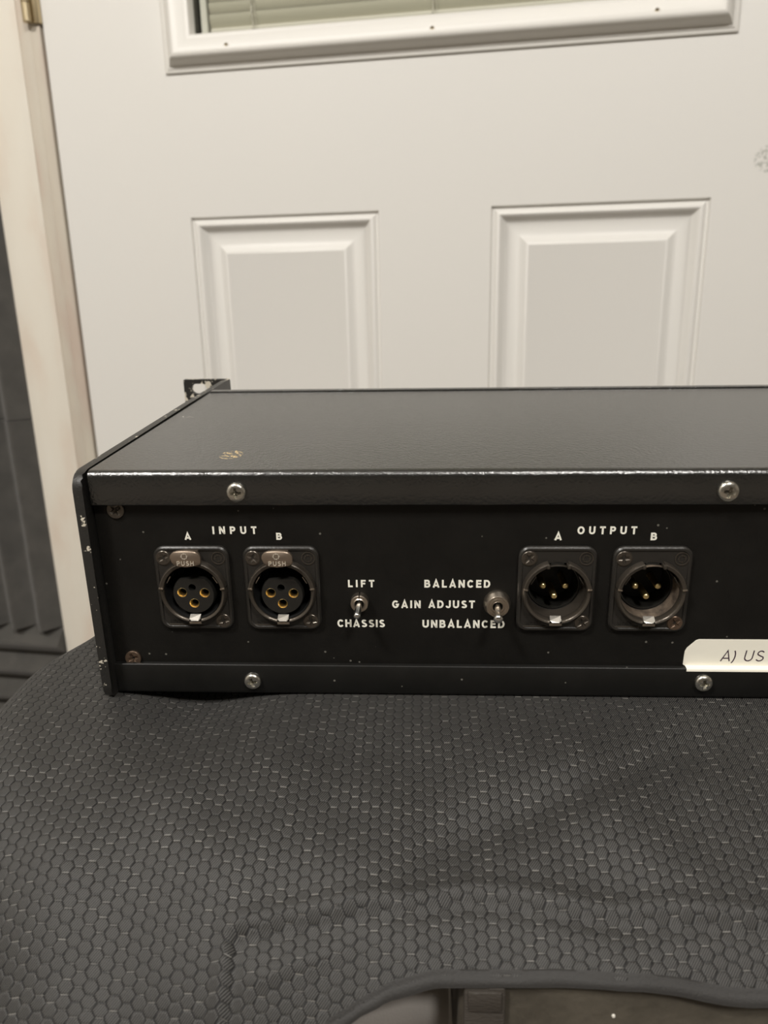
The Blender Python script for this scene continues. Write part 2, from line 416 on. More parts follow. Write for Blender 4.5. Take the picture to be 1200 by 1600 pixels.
def ribbon(bm, pts, h, tr, mi=0):
    L, R = [], []
    n = len(pts)
    closed = n > 3 and math.hypot(pts[0][0] - pts[-1][0], pts[0][1] - pts[-1][1]) < 1e-6
    for i in range(n):
        a = pts[i - 1] if i else (pts[-2] if closed else None)
        c = pts[i + 1] if i < n - 1 else (pts[1] if closed else None)
        p = pts[i]
        d1 = Vector((p[0] - a[0], p[1] - a[1])).normalized() if a else None
        d2 = Vector((c[0] - p[0], c[1] - p[1])).normalized() if c else None
        if d1 is None: d1 = d2
        if d2 is None: d2 = d1
        m = d1 + d2
        if m.length < 0.3: m = d1
        m.normalize(); nrm = Vector((-m.y, m.x))
        k = max(0.42, nrm.dot(Vector((-d1.y, d1.x))))
        o = nrm * (h / k)
        L.append(tr(p[0] + o.x, p[1] + o.y)); R.append(tr(p[0] - o.x, p[1] - o.y))
    vl = [bm.verts.new(q) for q in L]; vr = [bm.verts.new(q) for q in R]
    for i in range(n - 1):
        bm.faces.new((vl[i], vl[i + 1], vr[i + 1], vr[i])).material_index = mi
def word(name, txt, x0, x1, z0, z1, y, mat_, parent, h=0.10, shear=0.0, label=None, thick=0.06, gap=None, hscale=1.0):
    G = glyphs(h); H = z1 - z0
    wsum = sum(G[c][0] for c in txt) * H * hscale
    if gap is None: gap = (x1 - x0 - wsum) / max(1, len(txt) - 1)
    bm = NB(); x = x0
    for c in txt:
        wd, st = G[c]
        for s_ in st:
            ribbon(bm, s_, h, lambda a, b_, x=x: ((x + (a * hscale + b_ * shear) * H) * S, y * S, (z0 + b_ * H) * S))
        x += wd * H * hscale + gap
    me_faces = bm.faces[:]
    for f in me_faces:
        f.normal_update()
        if f.normal.y > 0: f.normal_flip()
    r = bmesh.ops.extrude_face_region(bm, geom=me_faces)
    for e in r['geom']:
        if isinstance(e, bmesh.types.BMVert): e.co.y -= thick * S
    o = finish(bm, name, mat_, parent, flat=True)
    if label: o['label'] = label
    return o

# ------------------------------------------------------------------ room shell
WY = 0.92127                                 # plane of the door face
DX = -0.55982                                # hinge edge of the door
def struct(name, bm, m, parent=None, **k):
    o = finish(bm, name, m, parent, **k); o['kind'] = 'structure'; return o
RX0, RX1, RY0 = -1.45, 3.0, -4.2
bm = NB(); box(bm, RX0 * 1000 - 100, RX1 * 1000 + 100, RY0 * 1000 - 100, WY * 1000 + 300, -60, 0); struct('floor', bm, M_FLOOR, flat=True)
bm = NB(); box(bm, RX0 * 1000 - 100, RX1 * 1000 + 100, RY0 * 1000 - 100, WY * 1000 + 300, 2400, 2460); struct('ceiling', bm, M_CEIL, flat=True)
bm = NB(); box(bm, RX0 * 1000 - 100, RX0 * 1000, RY0 * 1000, WY * 1000 + 150, 0, 2400); struct('wall_left', bm, M_WALL, flat=True)
bm = NB(); box(bm, RX1 * 1000, RX1 * 1000 + 100, RY0 * 1000, WY * 1000 + 150, 0, 2400); struct('wall_right', bm, M_WALL, flat=True)
bm = NB(); box(bm, RX0 * 1000, RX1 * 1000, RY0 * 1000 - 100, RY0 * 1000, 0, 2400); struct('wall_front', bm, M_WALL, flat=True)
d0 = DX * 1000; wy = WY * 1000
bm = NB()
box(bm, RX0 * 1000, d0 - 34, wy + 8, wy + 130, 0, 2400)
box(bm, d0 + 948, RX1 * 1000, wy + 8, wy + 130, 0, 2400)
box(bm, d0 - 34, d0 + 948, wy + 8, wy + 130, 2070, 2400)
struct('wall_back', bm, M_WALL, flat=True)

# door casing and jamb on the hinge side, head and strike side
def casing(name, x0, x1, z0, z1, lab=None):
    bm = NB()
    wd = x1 - x0
    prof = [(0, 8), (0, -3), (2.5, -6.5), (8, -8), (20, -8.6), (38, -7.2), (48, -6.4), (52, -5), (wd, -3.5), (wd, 8)]
    A = [bm.verts.new(((x0 + x) * S, (wy + y) * S, z0 * S)) for x, y in prof]
    B = [bm.verts.new(((x0 + x) * S, (wy + y) * S, z1 * S)) for x, y in prof]
    for i in range(len(prof) - 1): bm.faces.new((A[i], A[i + 1], B[i + 1], B[i]))
    bm.faces.new(A); bm.faces.new(B)
    return struct(name, bm, M_TRIM, smooth=25)
casing('trim_1', d0 - 88, d0 - 30.5, 0, 2062)
bm = NB(); box(bm, d0 + 944.5, d0 + 1002, wy - 8, wy + 8, 0, 2062, 1.5); struct('trim_2', bm, M_TRIM)
bm = NB(); box(bm, d0 - 88, d0 + 1002, wy - 8, wy + 8, 2062, 2120, 1.5); struct('trim_3', bm, M_TRIM)
bm = NB()
box(bm, d0 - 34, d0 - 16, wy - 2.6, wy + 120, 0, 2060, 0.6)
box(bm, d0 - 16.4, d0 - 3.5, wy - 2.3, wy + 120, 0, 2060, 0.6)
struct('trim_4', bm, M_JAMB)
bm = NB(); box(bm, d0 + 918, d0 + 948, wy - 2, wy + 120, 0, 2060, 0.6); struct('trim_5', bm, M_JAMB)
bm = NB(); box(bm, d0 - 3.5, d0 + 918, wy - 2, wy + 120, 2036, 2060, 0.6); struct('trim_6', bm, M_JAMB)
bm = NB(); box(bm, d0 - 3.6, d0 - 0.2, wy + 5, wy + 40, 4, 2034); struct('gap_shade_strip', bm, M_GAP_SHADE, flat=True)  # dark strip added where shade falls between jamb and door

# ------------------------------------------------------------------ door
door = empty('door_1', (DX, WY, 0)); door['kind'] = 'structure'
CZ = CAMZ * 1000
PX = [(162, 393), (522, 756)]
PZ0, PZ1 = 130, CZ + 90.4
WX0, WX1, WZ0, WZ1 = 147.5, 766.5, CZ + 245.5, CZ + 245.5 + 965
bm = NB()
holes = [rect(a, b_, PZ0, PZ1) for a, b_ in PX] + [rect(WX0 + 30, WX1 - 30, WZ0 + 30, WZ1 - 30)]
plate(bm, rrect(0, 914, 8, 2032, 1.5, 2), holes, 0, 44, back=True)
# flat door field is a single skin; mould the two lower panels into it
for a, b_ in PX:
    frames(bm, a, b_, PZ0, PZ1, [(0, 0), (0.9, 2.6), (1.9, 3.8), (3.0, 3.6), (6.0, 1.2), (8.2, 0.0), (9.5, -0.2), (10.6, 0.4), (13, 3.2), (16, 6.6), (18.5, 8.2), (21, 8.7), (25, 8.5), (30, 7.4), (35, 5.2), (39, 3.0), (42, 1.2), (42.8, 1.1), (43.5, 1.3)])
slab = finish(bm, 'door_slab', M_DOOR, door, smooth=28)
# window frame
bm = NB()
prof = [(0, 0), (0, -2.2), (1.2, -3.0), (3.2, -3.0), (3.8, -3.8), (6.5, -4.4), (7.6, -6.2), (9.8, -11), (12.5, -15), (15, -16.6), (17.5, -16.4), (23, -13.8), (29.5, -10.4), (30.5, -9.4), (34, -8.6), (35.2, -8.6), (36.5, -6.8), (37.5, 4)]
frames(bm, WX0, WX1, WZ0, WZ1, prof, fill=False)
wf = finish(bm, 'window_frame', M_VINYL, door, smooth=40)
def wscrew(u, z):
    bm = NB()
    lathe(bm, u, z, [(3.4, -14.0), (3.2, -15.4), (2.6, -15.6), (2.2, -15.2), (2.15, -14.0)], 20, mi=0)
    lathe(bm, u, z, [(2.15, -14.4), (1.6, -15.4), (0.5, -15.3), (0, -14.9)], 16, mi=1)
    box(bm, u - 1.0, u + 1.0, -15.55, -15.0, z - 0.25, z + 0.25, mi=2); box(bm, u - 0.25, u + 0.25, -15.55, -15.0, z - 1.0, z + 1.0, mi=2)
    return finish(bm, 'frame_screw', [M_VINYL, M_BRASSY, M_VOID], wf)
for k, u in enumerate((227.6, 457.2, 684.4)):
    o = wscrew(u, CZ + 266)
    if k == 0: o['label'] = 'small brass screw in white plug hole'
for zz in (WZ0 + 20.5 + 230, WZ0 + 20.5 + 460, WZ0 + 20.5 + 690):
    wscrew(WX0 + 20.5, zz); wscrew(WX1 - 20.5, zz)
# glazing
bm = NB(); box(bm, WX0 + 36.5, WX1 - 36.5, 3.2, 5.2, WZ0 + 36.5, WZ1 - 36.5); pane = finish(bm, 'window_pane', M_GLASS, door, flat=True)
bm = NB()
frames(bm, WX0 + 36.8, WX1 - 36.8, WZ0 + 36.8, WZ1 - 36.8, [(0, 6), (0, 32)], fill=True)
finish(bm, 'glazing_back', M_NIGHT, door, flat=True)
bl = empty('blind', (0, 0, 0)); bl.parent = door
bx0, bx1, bz0, bz1 = WX0 + 43.5, WX1 - 43.5, WZ0 + 38, WZ1 - 38
bm = NB(); box(bm, bx0, bx0 + 7.5, 8, 24, bz0, bz1, 1); finish(bm, 'blind_rail', M_BLINDW, bl)
bm = NB(); box(bm, bx1 - 7.5, bx1, 8, 24, bz0, bz1, 1); finish(bm, 'blind_rail', M_BLINDW, bl)
bm = NB(); box(bm, bx0 + 10, bx1 - 10, 11, 20, bz0 + 3.5, bz0 + 8.0, 1); finish(bm, 'bottom_rail', M_CORD, bl)
def slat_mesh():
    bm = NB(); n = 6; rows = []
    for side in (0, 0.35):
        L = []
        for i in range(n + 1):
            t = i / n - 0.5
            zz = t * 15.0; yy = 13 - t * 4.6 - 1.4 * (1 - 4 * t * t) + side
            L.append([bm.verts.new((x * S, yy * S, zz * S)) for x in (bx0 + 9.5, bx1 - 9.5)])
        rows.append(L)
    for L in rows:
        for A, B in zip(L, L[1:]): bm.faces.new((A[0], A[1], B[1], B[0]))
    return bm
s0 = finish(slat_mesh(), 'slat', M_BLIND, bl, smooth=60)
zs = bz0 + 14.0; k = 0
while zs < bz1 - 8:
    if k == 0: s0.location = (0, 0, zs * S)
    else:
        c = s0.copy(); COL.objects.link(c); c.parent = bl; c.location = (0, 0, zs * S)
    zs += 11.6; k += 1
for u in (251.5, 455, 660):
    bm = NB()
    pts = []
    for i in range(160):
        z = bz0 + 4 + i * 5.5
        if z > bz1: break
        pts.append((u + 0.5 * math.sin(i * 1.1), 9.0 + 0.7 * math.sin(i * 1.7), z))
    tube(bm, pts, 0.9, 6)
    tube(bm, [(p[0] + 3.5, p[1], p[2]) for p in pts], 0.45, 5)
    finish(bm, 'ladder_cord', M_CORD, bl)

# hinge: five knuckles, pin and leaves
hz = CZ + 307
hinge = empty('hinge', (DX, WY, 0)); tag(hinge, 'brass-toned butt hinge between door edge and casing, top left corner', 'hinge')
def vcyl(bm, x, y, r, z0, z1, n=20, bev=0.4):
    ring = []
    for rr, z in ((0, z0), (r - bev, z0), (r, z0 + bev), (r, z1 - bev), (r - bev, z1), (0, z1)):
        ring.append([bm.verts.new(((x + rr * math.cos(2 * PI * i / n)) * S, (y + rr * math.sin(2 * PI * i / n)) * S, z * S)) for i in range(n)] if rr else [bm.verts.new((x * S, y * S, z * S))])
    for A, B in zip(ring, ring[1:]):
        for i in range(n):
            j = (i + 1) % n
            if len(A) == 1: bm.faces.new((A[0], B[i], B[j]))
            elif len(B) == 1: bm.faces.new((A[i], B[0], A[j]))
            else: bm.faces.new((A[i], B[i], B[j], A[j]))
for k in range(5):
    bm = NB(); vcyl(bm, -13.5, -8.5, 5.2, hz + k * 20.6 + 0.3, hz + k * 20.6 + 20.2); finish(bm, 'knuckle', M_BRASSY, hinge)
bm = NB(); vcyl(bm, -13.5, -8.5, 3.0, hz + 102.6, hz + 106, 16); finish(bm, 'hinge_pin', M_BRASSY, hinge)
bm = NB(); box(bm, -10, -0.6, -6.2, -3.6, hz, hz + 102.5, 0.5); box(bm, -2.6, -0.4, -5, 30, hz, hz + 102.5, 0.4); finish(bm, 'hinge_leaf', M_BRASSY, hinge)

# ------------------------------------------------------------------ acoustic foam tiles
def foam(name, x1, z0, vertical, lab):
    """305 mm wedge tile with its right edge at x1"""
    W_, P_ = 305.0, 305.0 / 7
    bm = NB()
    base, dep = 10, 32
    prof = []
    for k in range(7):
        a = k * P_
        prof += [(a, base), (a + P_ * 0.06, base + 0.5), (a + P_ * 0.42, dep - 1.4), (a + P_ * 0.5, dep), (a + P_ * 0.58, dep - 1.4), (a + P_ * 0.94, base + 0.5)]
    prof.append((W_, base))
    N = 10
    rows = []
    for i, (s_, dd) in enumerate(prof):
        row = []
        for j in range(N + 1):
            t = W_ * j / N
            jit = 1.2 * noise.noise((s_ * 0.02, t * 0.012, z0 * 0.01))
            if vertical: p = (x1 - W_ + s_ + jit * 0.4, wy + 7.9 - dd - jit, z0 + t)
            else: p = (x1 - W_ + t, wy + 7.9 - dd - jit, z0 + s_ + jit * 0.4)
            row.append(bm.verts.new(Vector(p) * S))
        rows.append(row)
    for A, B in zip(rows, rows[1:]):
        for j in range(N): bm.faces.new((A[j], A[j + 1], B[j + 1], B[j]))
    # closed sides and back
    def cap(row_pts):
        b_ = [bm.verts.new((v.co.x, (wy + 7.9) * S, v.co.z)) for v in row_pts]
        for i in range(len(b_) - 1): bm.faces.new((row_pts[i], row_pts[i + 1], b_[i + 1], b_[i]))
    cap([r[0] for r in rows]); cap([r[-1] for r in rows]); cap(rows[0]); cap(rows[-1])
    o = finish(bm, name, M_FOAM, smooth=50)
    return tag(o, lab, 'foam tile')
FZ = CZ - 462
foam('foam_tile', d0 - 88.6, FZ + 306.5, True, 'charcoal wedge foam tile with upright ridges, upper one beside the casing')
foam('foam_tile', d0 - 88.6, FZ + 0.5, True, 'charcoal wedge foam tile with upright ridges ending just above the level-ridged tile')
foam('foam_tile', d0 - 88.6, FZ - 305.5, False, 'charcoal wedge foam tile with level ridges, lowest, behind the black cloth')

# ------------------------------------------------------------------ rack unit
dev = empty('rack_unit', (-0.12217, 0.22853, (CZ - 97.37) * S), (0.03824, 0.00469, 0.12847))
tag(dev, 'black two-space rack audio unit seen from behind, sockets and switches on its back', 'audio device')
FX = [0.0, 30.9, 124.3, 155.6]
FC = [x + 13.0 for x in FX]
RZ = -0.7
SOCKR = 10.9
# rear panel with the four round openings, two switch holes
bm = NB()
holes = [circle(c, RZ, SOCKR, 48) for c in FC] + [circle(70.4, -4.85, 2.9, 24), circle(117.6, -5.4, 3.0, 24)]
plate(bm, rect(-19.0, 405.5, -31.5, 41.0), holes, 0, 1.6, back=True)
finish(bm, 'rear_panel', M_PANEL, dev)
# folded top cover
bm = NB()
def cover_prof():
    o = [(150.6, 42.6)]
    for k in range(9):
        t = math.radians(90 + 90 * k / 8); o.append((-0.6 + 2.5 * math.cos(t), 40.1 + 2.5 * math.sin(t)))
    o += [(-3.1, 31.1), (-2.8, 30.7), (-2.2, 30.6), (-1.9, 30.9), (-1.9, 39.9)]
    for k in range(4):
        t = math.radians(180 - 90 * k / 3); o.append((-0.6 + 1.3 * math.cos(t), 40.1 + 1.3 * math.sin(t)))
    o.append((150.6, 41.4)); return o
extrude_x(bm, cover_prof(), -18.3, 405)
finish(bm, 'top_cover', M_COVER, dev, smooth=50)
# bottom pan with its upturned lip
bm = NB()
lip = [(0.0, -29.5), (-1.7, -29.45), (-2.0, -29.75), (-2.0, -40.0), (-1.7, -40.9), (-0.8, -41.35), (151, -41.35), (151, -40.1), (0.0, -40.1)]
extrude_x(bm, lip, -18.8, 405)
finish(bm, 'bottom_pan', M_PAN, dev, smooth=50)
# front panel
bm = NB(); box(bm, -18.5, 405, 151.9, 157.0, -39.5, 43.35, 0.5); finish(bm, 'front_panel', M_COVER, dev)
# side brackets (plate plus rack ear)
def bracket(xo, sgn, name):
    bm = NB()
    pts = [(-6.0, -36), (-6.0, 36.6)]
    for k in range(1, 8):
        t = math.radians(180 - 90 * k / 8); pts.append((6 * math.cos(t), 36.5 + 6 * math.sin(t)))
    pts += [(0.5, 42.7), (120, 43.2), (190, 43.0), (199, 42.2), (200.4, 41.6), (200.4, -38.5), (0, -41.3), (-4.5, -40.8), (-5.6, -38.6)]
    xi = xo + 3.1 * sgn
    t_ = bmesh.new()
    plate(t_, pts, [], min(xo, xi), max(xo, xi), back=True, axis='x')
    t_.normal_update()
    es = [e for e in t_.edges if len(e.link_faces) == 2 and e.calc_face_angle(0) > 1.2]
    bmesh.ops.bevel(t_, geom=es, offset=0.35 * S, segments=2, profile=0.5, affect='EDGES')
    for f in t_.faces: f.material_index = 1 if abs(f.normal.x) < 0.9 else 0
    join(bm, t_)
    o = finish(bm, name, [M_BRACKET, M_BRACKET_EDGE], dev)
    bm = NB()
    xa, xb = xo - 24.6 * sgn, xo + 2.3 * sgn
    slots = []
    cx = xo - 15.6 * sgn
    for zc in (36.9, -31.5):
        slots.append([(cx + 1.6 + 3.0 * math.cos(a), zc + 3.0 * math.sin(a)) for a in [math.radians(-90 + 180 * i / 10) for i in range(11)]] +
                     [(cx - 1.6 + 3.0 * math.cos(a), zc + 3.0 * math.sin(a)) for a in [math.radians(90 + 180 * i / 10) for i in range(11)]])
    plate(bm, rrect(min(xa, xb), max(xa, xb), -39.0, 42.4, 0.6, 2), slots, 200.3, 203.5, back=True)
    finish(bm, 'rack_ear', M_EAR, o)
    return o
br = bracket(-22.7, 1, 'side_bracket')
br2 = bracket(409.5, -1, 'side_bracket')
# added black sheet, unseen behind the panel, to keep the sockets dark
bm = NB(); box(bm, -17, 404, 30, 31.5, -39.5, 41); finish(bm, 'dark_backing', M_VOID, dev, flat=True)

def screw(parent, cx, cz, y, r, h, m, rot, name='screw', flatness=0.62, flat_head=False):
    """domed cross-recess screw head on the plane y, facing -y"""
    bm = NB()
    rt = r * flatness
    prof = [(r, y), (r, y - h * 0.35), (r * 0.95, y - h * 0.62), (r * 0.84, y - h * 0.82), (rt, y - h)]
    if flat_head: prof = [(r, y), (r, y - h * 0.8), (r * 0.96, y - h), (rt, y - h)]
    lathe(bm, cx, cz, prof, 36)
    a, bq = rt * 0.88, rt * 0.24
    cr0 = [(bq, a), (bq * 1.1, bq * 1.25), (a, bq), (a, -bq), (bq * 1.1, -bq * 1.25), (bq, -a), (-bq, -a), (-bq * 1.1, -bq * 1.25), (-a, -bq), (-a, bq), (-bq * 1.1, bq * 1.25), (-bq, a)]
    cr0 = cr0[::-1]
    c_, s_ = math.cos(rot), math.sin(rot)
    def tr(p, k=1.0): return (cx + (p[0] * c_ - p[1] * s_) * k, cz + (p[0] * s_ + p[1] * c_) * k)
    top = circle(cx, cz, rt, 36)
    t = bmesh.new(); es = []
    for lp in (top, [tr(p) for p in cr0]):
        vs = [t.verts.new((x * S, (y - h) * S, z * S)) for x, z in lp]
        es += [t.edges.new((vs[i], vs[(i + 1) % len(vs)])) for i in range(len(vs))]
    bmesh.ops.triangle_fill(t, use_beauty=True, edges=es)
    # gentle crown
    join(bm, t)
    A = [bm.verts.new((tr(p)[0] * S, (y - h) * S, tr(p)[1] * S)) for p in cr0]
    B = [bm.verts.new((tr(p, 0.5)[0] * S, (y - h * 0.1) * S, tr(p, 0.5)[1] * S)) for p in cr0]
    c0 = bm.verts.new((cx * S, (y + h * 0.15) * S, cz * S))
    for i in range(12):
        j = (i + 1) % 12
        bm.faces.new((A[i], A[j], B[j], B[i])); bm.faces.new((B[i], B[j], c0))
    bmesh.ops.remove_doubles(bm, verts=bm.verts, dist=1e-7)
    return finish(bm, name, m, parent, smooth=32)
screw(dev, 31.1, 35.5, -3.1, 3.35, 1.9, M_SCREW, 0.08)
screw(dev, 189.2, 35.4, -3.1, 3.45, 1.9, M_SCREW, -0.2)
screw(dev, 31.2, -35.6, -2.0, 3.15, 1.9, M_SCREW, 0.25)
screw(dev, 189.9, -34.7, -2.0, 3.15, 1.9, M_SCREW, 0.1)
screw(dev, -11.4, 28.4, 0.0, 3.0, 0.8, M_BSCREW, 0.6, flatness=0.8, flat_head=True)['label'] = 'black screw half under the cover lip'
screw(dev, -12.3, -28.0, 0.0, 2.9, 0.8, M_BRSCREW, 0.35, flatness=0.8, flat_head=True)['label'] = 'bronze coloured screw'

# sockets
def socket_base(fx, name, lab):
    s = empty(name, (0, 0, 0)); s.parent = dev; s['label'] = lab
    cx = fx + 13
    bm = NB()
    out1 = rrect(fx, fx + 26, -15.5, 15.5, 3.6, 7); out2 = rrect(fx + 0.5, fx + 25.5, -15.0, 15.0, 3.2, 7); out3 = rrect(fx + 1.2, fx + 24.8, -14.3, 14.3, 2.8, 7)
    def lp(o, y): return [bm.verts.new((x * S, y * S, z * S)) for x, z in o]
    Ls = [lp(out1, 0), lp(out1, -1.2), lp(out2, -1.7), lp(out3, -1.7), lp(rrect(fx + 1.5, fx + 24.5, -14.0, 14.0, 2.6, 7), -1.35)]
    for A, B in zip(Ls, Ls[1:]):
        for i in range(len(A)): bm.faces.new((A[i], A[(i + 1) % len(A)], B[(i + 1) % len(A)], B[i]))
    plate(bm, rrect(fx + 1.5, fx + 24.5, -14.0, 14.0, 2.6, 7), [circle(cx, RZ, 10.8, 48)], -1.35, -1.35)
    fl = finish(bm, 'flange', M_FLANGE, s, smooth=40)
    # screws, moulded emblem, raised maker's bar
    screw(s, fx + 3.4, 11.5, -1.35, 2.55, 0.45, M_BSCREW, random.uniform(0, 1.5), flatness=0.9, flat_head=True)
    screw(s, fx + 22.4, -12.2, -1.35, 2.55, 0.45, M_BSCREW if fx < 150 else M_BRSCREW, random.uniform(0, 1.5), flatness=0.9, flat_head=True)
    for q, z_ in ((3.4, 11.5), (22.4, -12.2)):
        bm = NB()
        lathe(bm, fx + q, z_, [(2.85, -1.33), (2.85, -1.5), (2.62, -1.5), (2.62, -1.33)], 32)
        finish(bm, 'screw_seat', M_RING, s)
    bm = NB()
    lathe(bm, fx + 22.4, 11.4, [(2.35, -1.35), (2.35, -1.62), (2.05, -1.62), (2.05, -1.35)], 32)
    emblem(bm, fx + 22.4, 11.4, 1.15, -1.6)
    finish(bm, 'moulded_emblem', M_RING, s)
    bm = NB()
    box(bm, fx + 2.4, fx + 10.4, -1.65, -1.3, -14.0, -13.5, 0.12)
    finish(bm, 'moulded_bar', M_RING, s)
    word('moulded_lettering', 'NEUTRIK', fx + 3.3, fx + 8.7, -13.0, -11.9, -1.33, M_FLANGE, s, h=0.09, thick=0.2)
    return s, cx
def emblem(bm, cx, cz, r, y):
    for k in range(4):
        a = 35 + 90 * k
        pts = arc(0, 0, 1, 1, a, a + 58, 6)
        ribbon(bm, pts, 0.13, lambda p, q: ((cx + p * r) * S, y * S, (cz + q * r) * S))
        e = pts[-1]
        aa = math.radians(a + 58)
        hd = [(e[0] * 1.35, e[1] * 1.35), (e[0] + 0.45 * math.cos(aa + PI / 2), e[1] + 0.45 * math.sin(aa + PI / 2)), (e[0] * 0.62, e[1] * 0.62)]
        bm.faces.new([bm.verts.new(((cx + p * r) * S, y * S, (cz + q * r) * S)) for p, q in hd])
def latch(s, cx, y0):
    bm = NB()
    zb = RZ - 10.9
    # angled bright spring leaf filling the slot at the bottom of the ring
    pts = [(-1.85, zb + 2.4, y0 + 1.2), (1.85, zb + 2.4, y0 + 1.2), (1.9, zb + 1.35, y0 - 0.5), (1.2, zb + 0.75, y0 - 0.9), (-1.2, zb + 0.75, y0 - 0.9), (-1.9, zb + 1.35, y0 - 0.5)]
    top = [bm.verts.new(((cx + x) * S, y * S, z * S)) for x, z, y in pts]
    bot = [bm.verts.new(((cx + x) * S, (y + 0.6) * S, (z - 0.5) * S)) for x, z, y in pts]
    bm.faces.new(top); bm.faces.new(bot)
    for i in range(6): bm.faces.new((top[i], top[(i + 1) % 6], bot[(i + 1) % 6], bot[i]))
    finish(bm, 'latch_spring', M_LATCH, s, flat=True)
    bm = NB(); box(bm, cx - 2.1, cx + 2.1, y0 - 0.35, y0 + 1.5, zb - 0.75, zb + 0.15, 0.15)
    finish(bm, 'latch_seat', M_NICKEL, s)
def ring_part(s, cx, gap_top, y0=-4.0):
    bm = NB()
    # lower half of the ring
    slot = math.asin(2.2 / 11.3)
    lo = [(11.75, -1.3), (11.7, -2.6), (11.3, y0 + 0.4), (10.9, y0 + 0.1), (10.3, y0 + 0.35), (10.0, y0 + 0.9), (9.85, -1.0), (10.2, -0.2)]
    lathe(bm, cx, RZ, lo, 22, math.radians(172), 1.5 * PI - slot)
    lathe(bm, cx, RZ, lo, 22, 1.5 * PI + slot, math.radians(368))
    # raised upper half, its outer crest a little wider
    up = [(11.75, -1.3), (11.75, -3.0), (11.5, y0 + 0.1), (11.2, y0 - 0.1), (10.2, y0 + 0.15), (9.95, y0 + 0.6), (9.95, -1.0), (10.2, -0.2)]
    if gap_top:
        g = math.radians(17)
        lathe(bm, cx, RZ, up, 16, math.radians(10), PI / 2 - g)
        lathe(bm, cx, RZ, up, 16, PI / 2 + g, math.radians(170))
    else:
        lathe(bm, cx, RZ, up, 32, math.radians(10), math.radians(170))
    finish(bm, 'ring', M_RING, s, smooth=40)
    bm = NB()
    for a in (170.5, 9.5):
        a = math.radians(a)
        t_ = bmesh.new(); box(t_, 10.0, 11.6, y0 - 0.35, y0 + 0.8, -0.28, 0.28, 0.1)
        bmesh.ops.rotate(t_, verts=t_.verts, cent=(0, 0, 0), matrix=Matrix.Rotation(-a, 3, 'Y'))
        bmesh.ops.translate(t_, verts=t_.verts, vec=(cx * S, 0, RZ * S))
        join(bm, t_)
    finish(bm, 'ring_stop', M_NICKEL, s)
def female(fx, lab):
    s, cx = socket_base(fx, 'input_socket', lab)
    ring_part(s, cx, False)
    bm = NB()
    lathe(bm, cx, RZ, [(9.75, -3.3), (9.7, 6), (9.6, 12), (0, 12)], 48)
    finish(bm, 'bore', M_VOID, s)
    bm = NB()
    for sg in (1, -1):
        for a in (150,):
            aa = math.radians(a if sg > 0 else 180 - a)
            t_ = bmesh.new(); box(t_, 9.15, 9.55, -3.2, 1.5, -1.5, 1.5, 0.2)
            bmesh.ops.rotate(t_, verts=t_.verts, cent=(0, 0, 0), matrix=Matrix.Rotation(-aa, 3, 'Y'))
            bmesh.ops.translate(t_, verts=t_.verts, vec=(cx * S, 0, RZ * S)); join(bm, t_)
    finish(bm, 'ground_contact', M_NICKEL, s)
    # insert: disc with flat top, three contact holes and a key hole
    icz, ir, yf = -1.7, 7.35, -2.6
    ang = math.asin(6.0 / 7.35)
    outl = [(cx + ir * math.cos(a), icz + ir * math.sin(a)) for a in [PI - ang + (PI + 2 * ang) * i / 40 for i in range(41)]]
    cs = [(cx - 3.93, -1.0), (cx + 3.93, -1.1), (cx, -5.0)]
    hs = [circle(x, z, 1.75, 24) for x, z in cs] + [circle(cx - 0.3, 0.9, 1.3, 20)]
    bm = NB()
    inner = [(cx + (x - cx) * 0.955, icz + (z - icz) * 0.955) for x, z in outl]
    plate(bm, inner, hs, yf, yf + 4, back=False)
    A = [bm.verts.new((x * S, yf * S, z * S)) for x, z in inner]; B = [bm.verts.new((x * S, (yf + 0.5) * S, z * S)) for x, z in outl]; C = [bm.verts.new((x * S, 12 * S, z * S)) for x, z in outl]
    for L, R in ((A, B), (B, C)):
        for i in range(len(L)): bm.faces.new((L[i], L[(i + 1) % len(L)], R[(i + 1) % len(L)], R[i]))
    finish(bm, 'insert', M_INSERT, s, smooth=40)
    for x, z in cs:
        bm = NB()
        lathe(bm, x, z, [(1.74, yf + 1.2), (1.74, yf + 0.05), (1.66, yf - 0.08), (1.34, yf + 0.55), (1.30, yf + 2.6)], 24, mi=0)
        lathe(bm, x, z, [(1.30, yf + 2.6), (1.2, yf + 6), (0, yf + 6)], 24, mi=1)
        finish(bm, 'contact', [M_GOLD, M_VOID], s)
    latch(s, cx, -3.6)
    # push tab
    bm = NB()
    tx, tz, ty = cx - 0.15, 13.3, -7.6
    ol = [(5.15, 0.3), (5.0, 1.3), (4.2, 2.2), (2.7, 2.75), (0, 2.95), (-2.7, 2.75), (-4.2, 2.2), (-5.0, 1.3), (-5.15, 0.2), (-4.7, -1.3), (-3.9, -2.3), (-2.2, -2.75), (0, -2.95), (2.2, -2.75), (3.9, -2.3), (4.9, -2.1), (5.1, -1.2)]
    fr_ = [(tx + x * 0.93, tz + z * 0.9) for x, z in ol]; fo = [(tx + x, tz + z) for x, z in ol]
    ys = lambda x, z: 0.012 * (x - tx) ** 2 + 0.05 * (z - tz)
    t_ = bmesh.new(); vs = [t_.verts.new((x * S, (ty + ys(x, z)) * S, z * S)) for x, z in fr_]; cc = t_.verts.new((tx * S, (ty - 0.15) * S, tz * S))
    for i in range(len(vs)): t_.faces.new((vs[i], vs[(i + 1) % len(vs)], cc))
    join(bm, t_)
    A = [bm.verts.new((x * S, (ty + ys(x, z)) * S, z * S)) for x, z in fr_]
    B = [bm.verts.new((x * S, (ty + 0.45) * S, z * S)) for x, z in fo]; C = [bm.verts.new((x * S, (ty + 1.6) * S, z * S)) for x, z in fo]
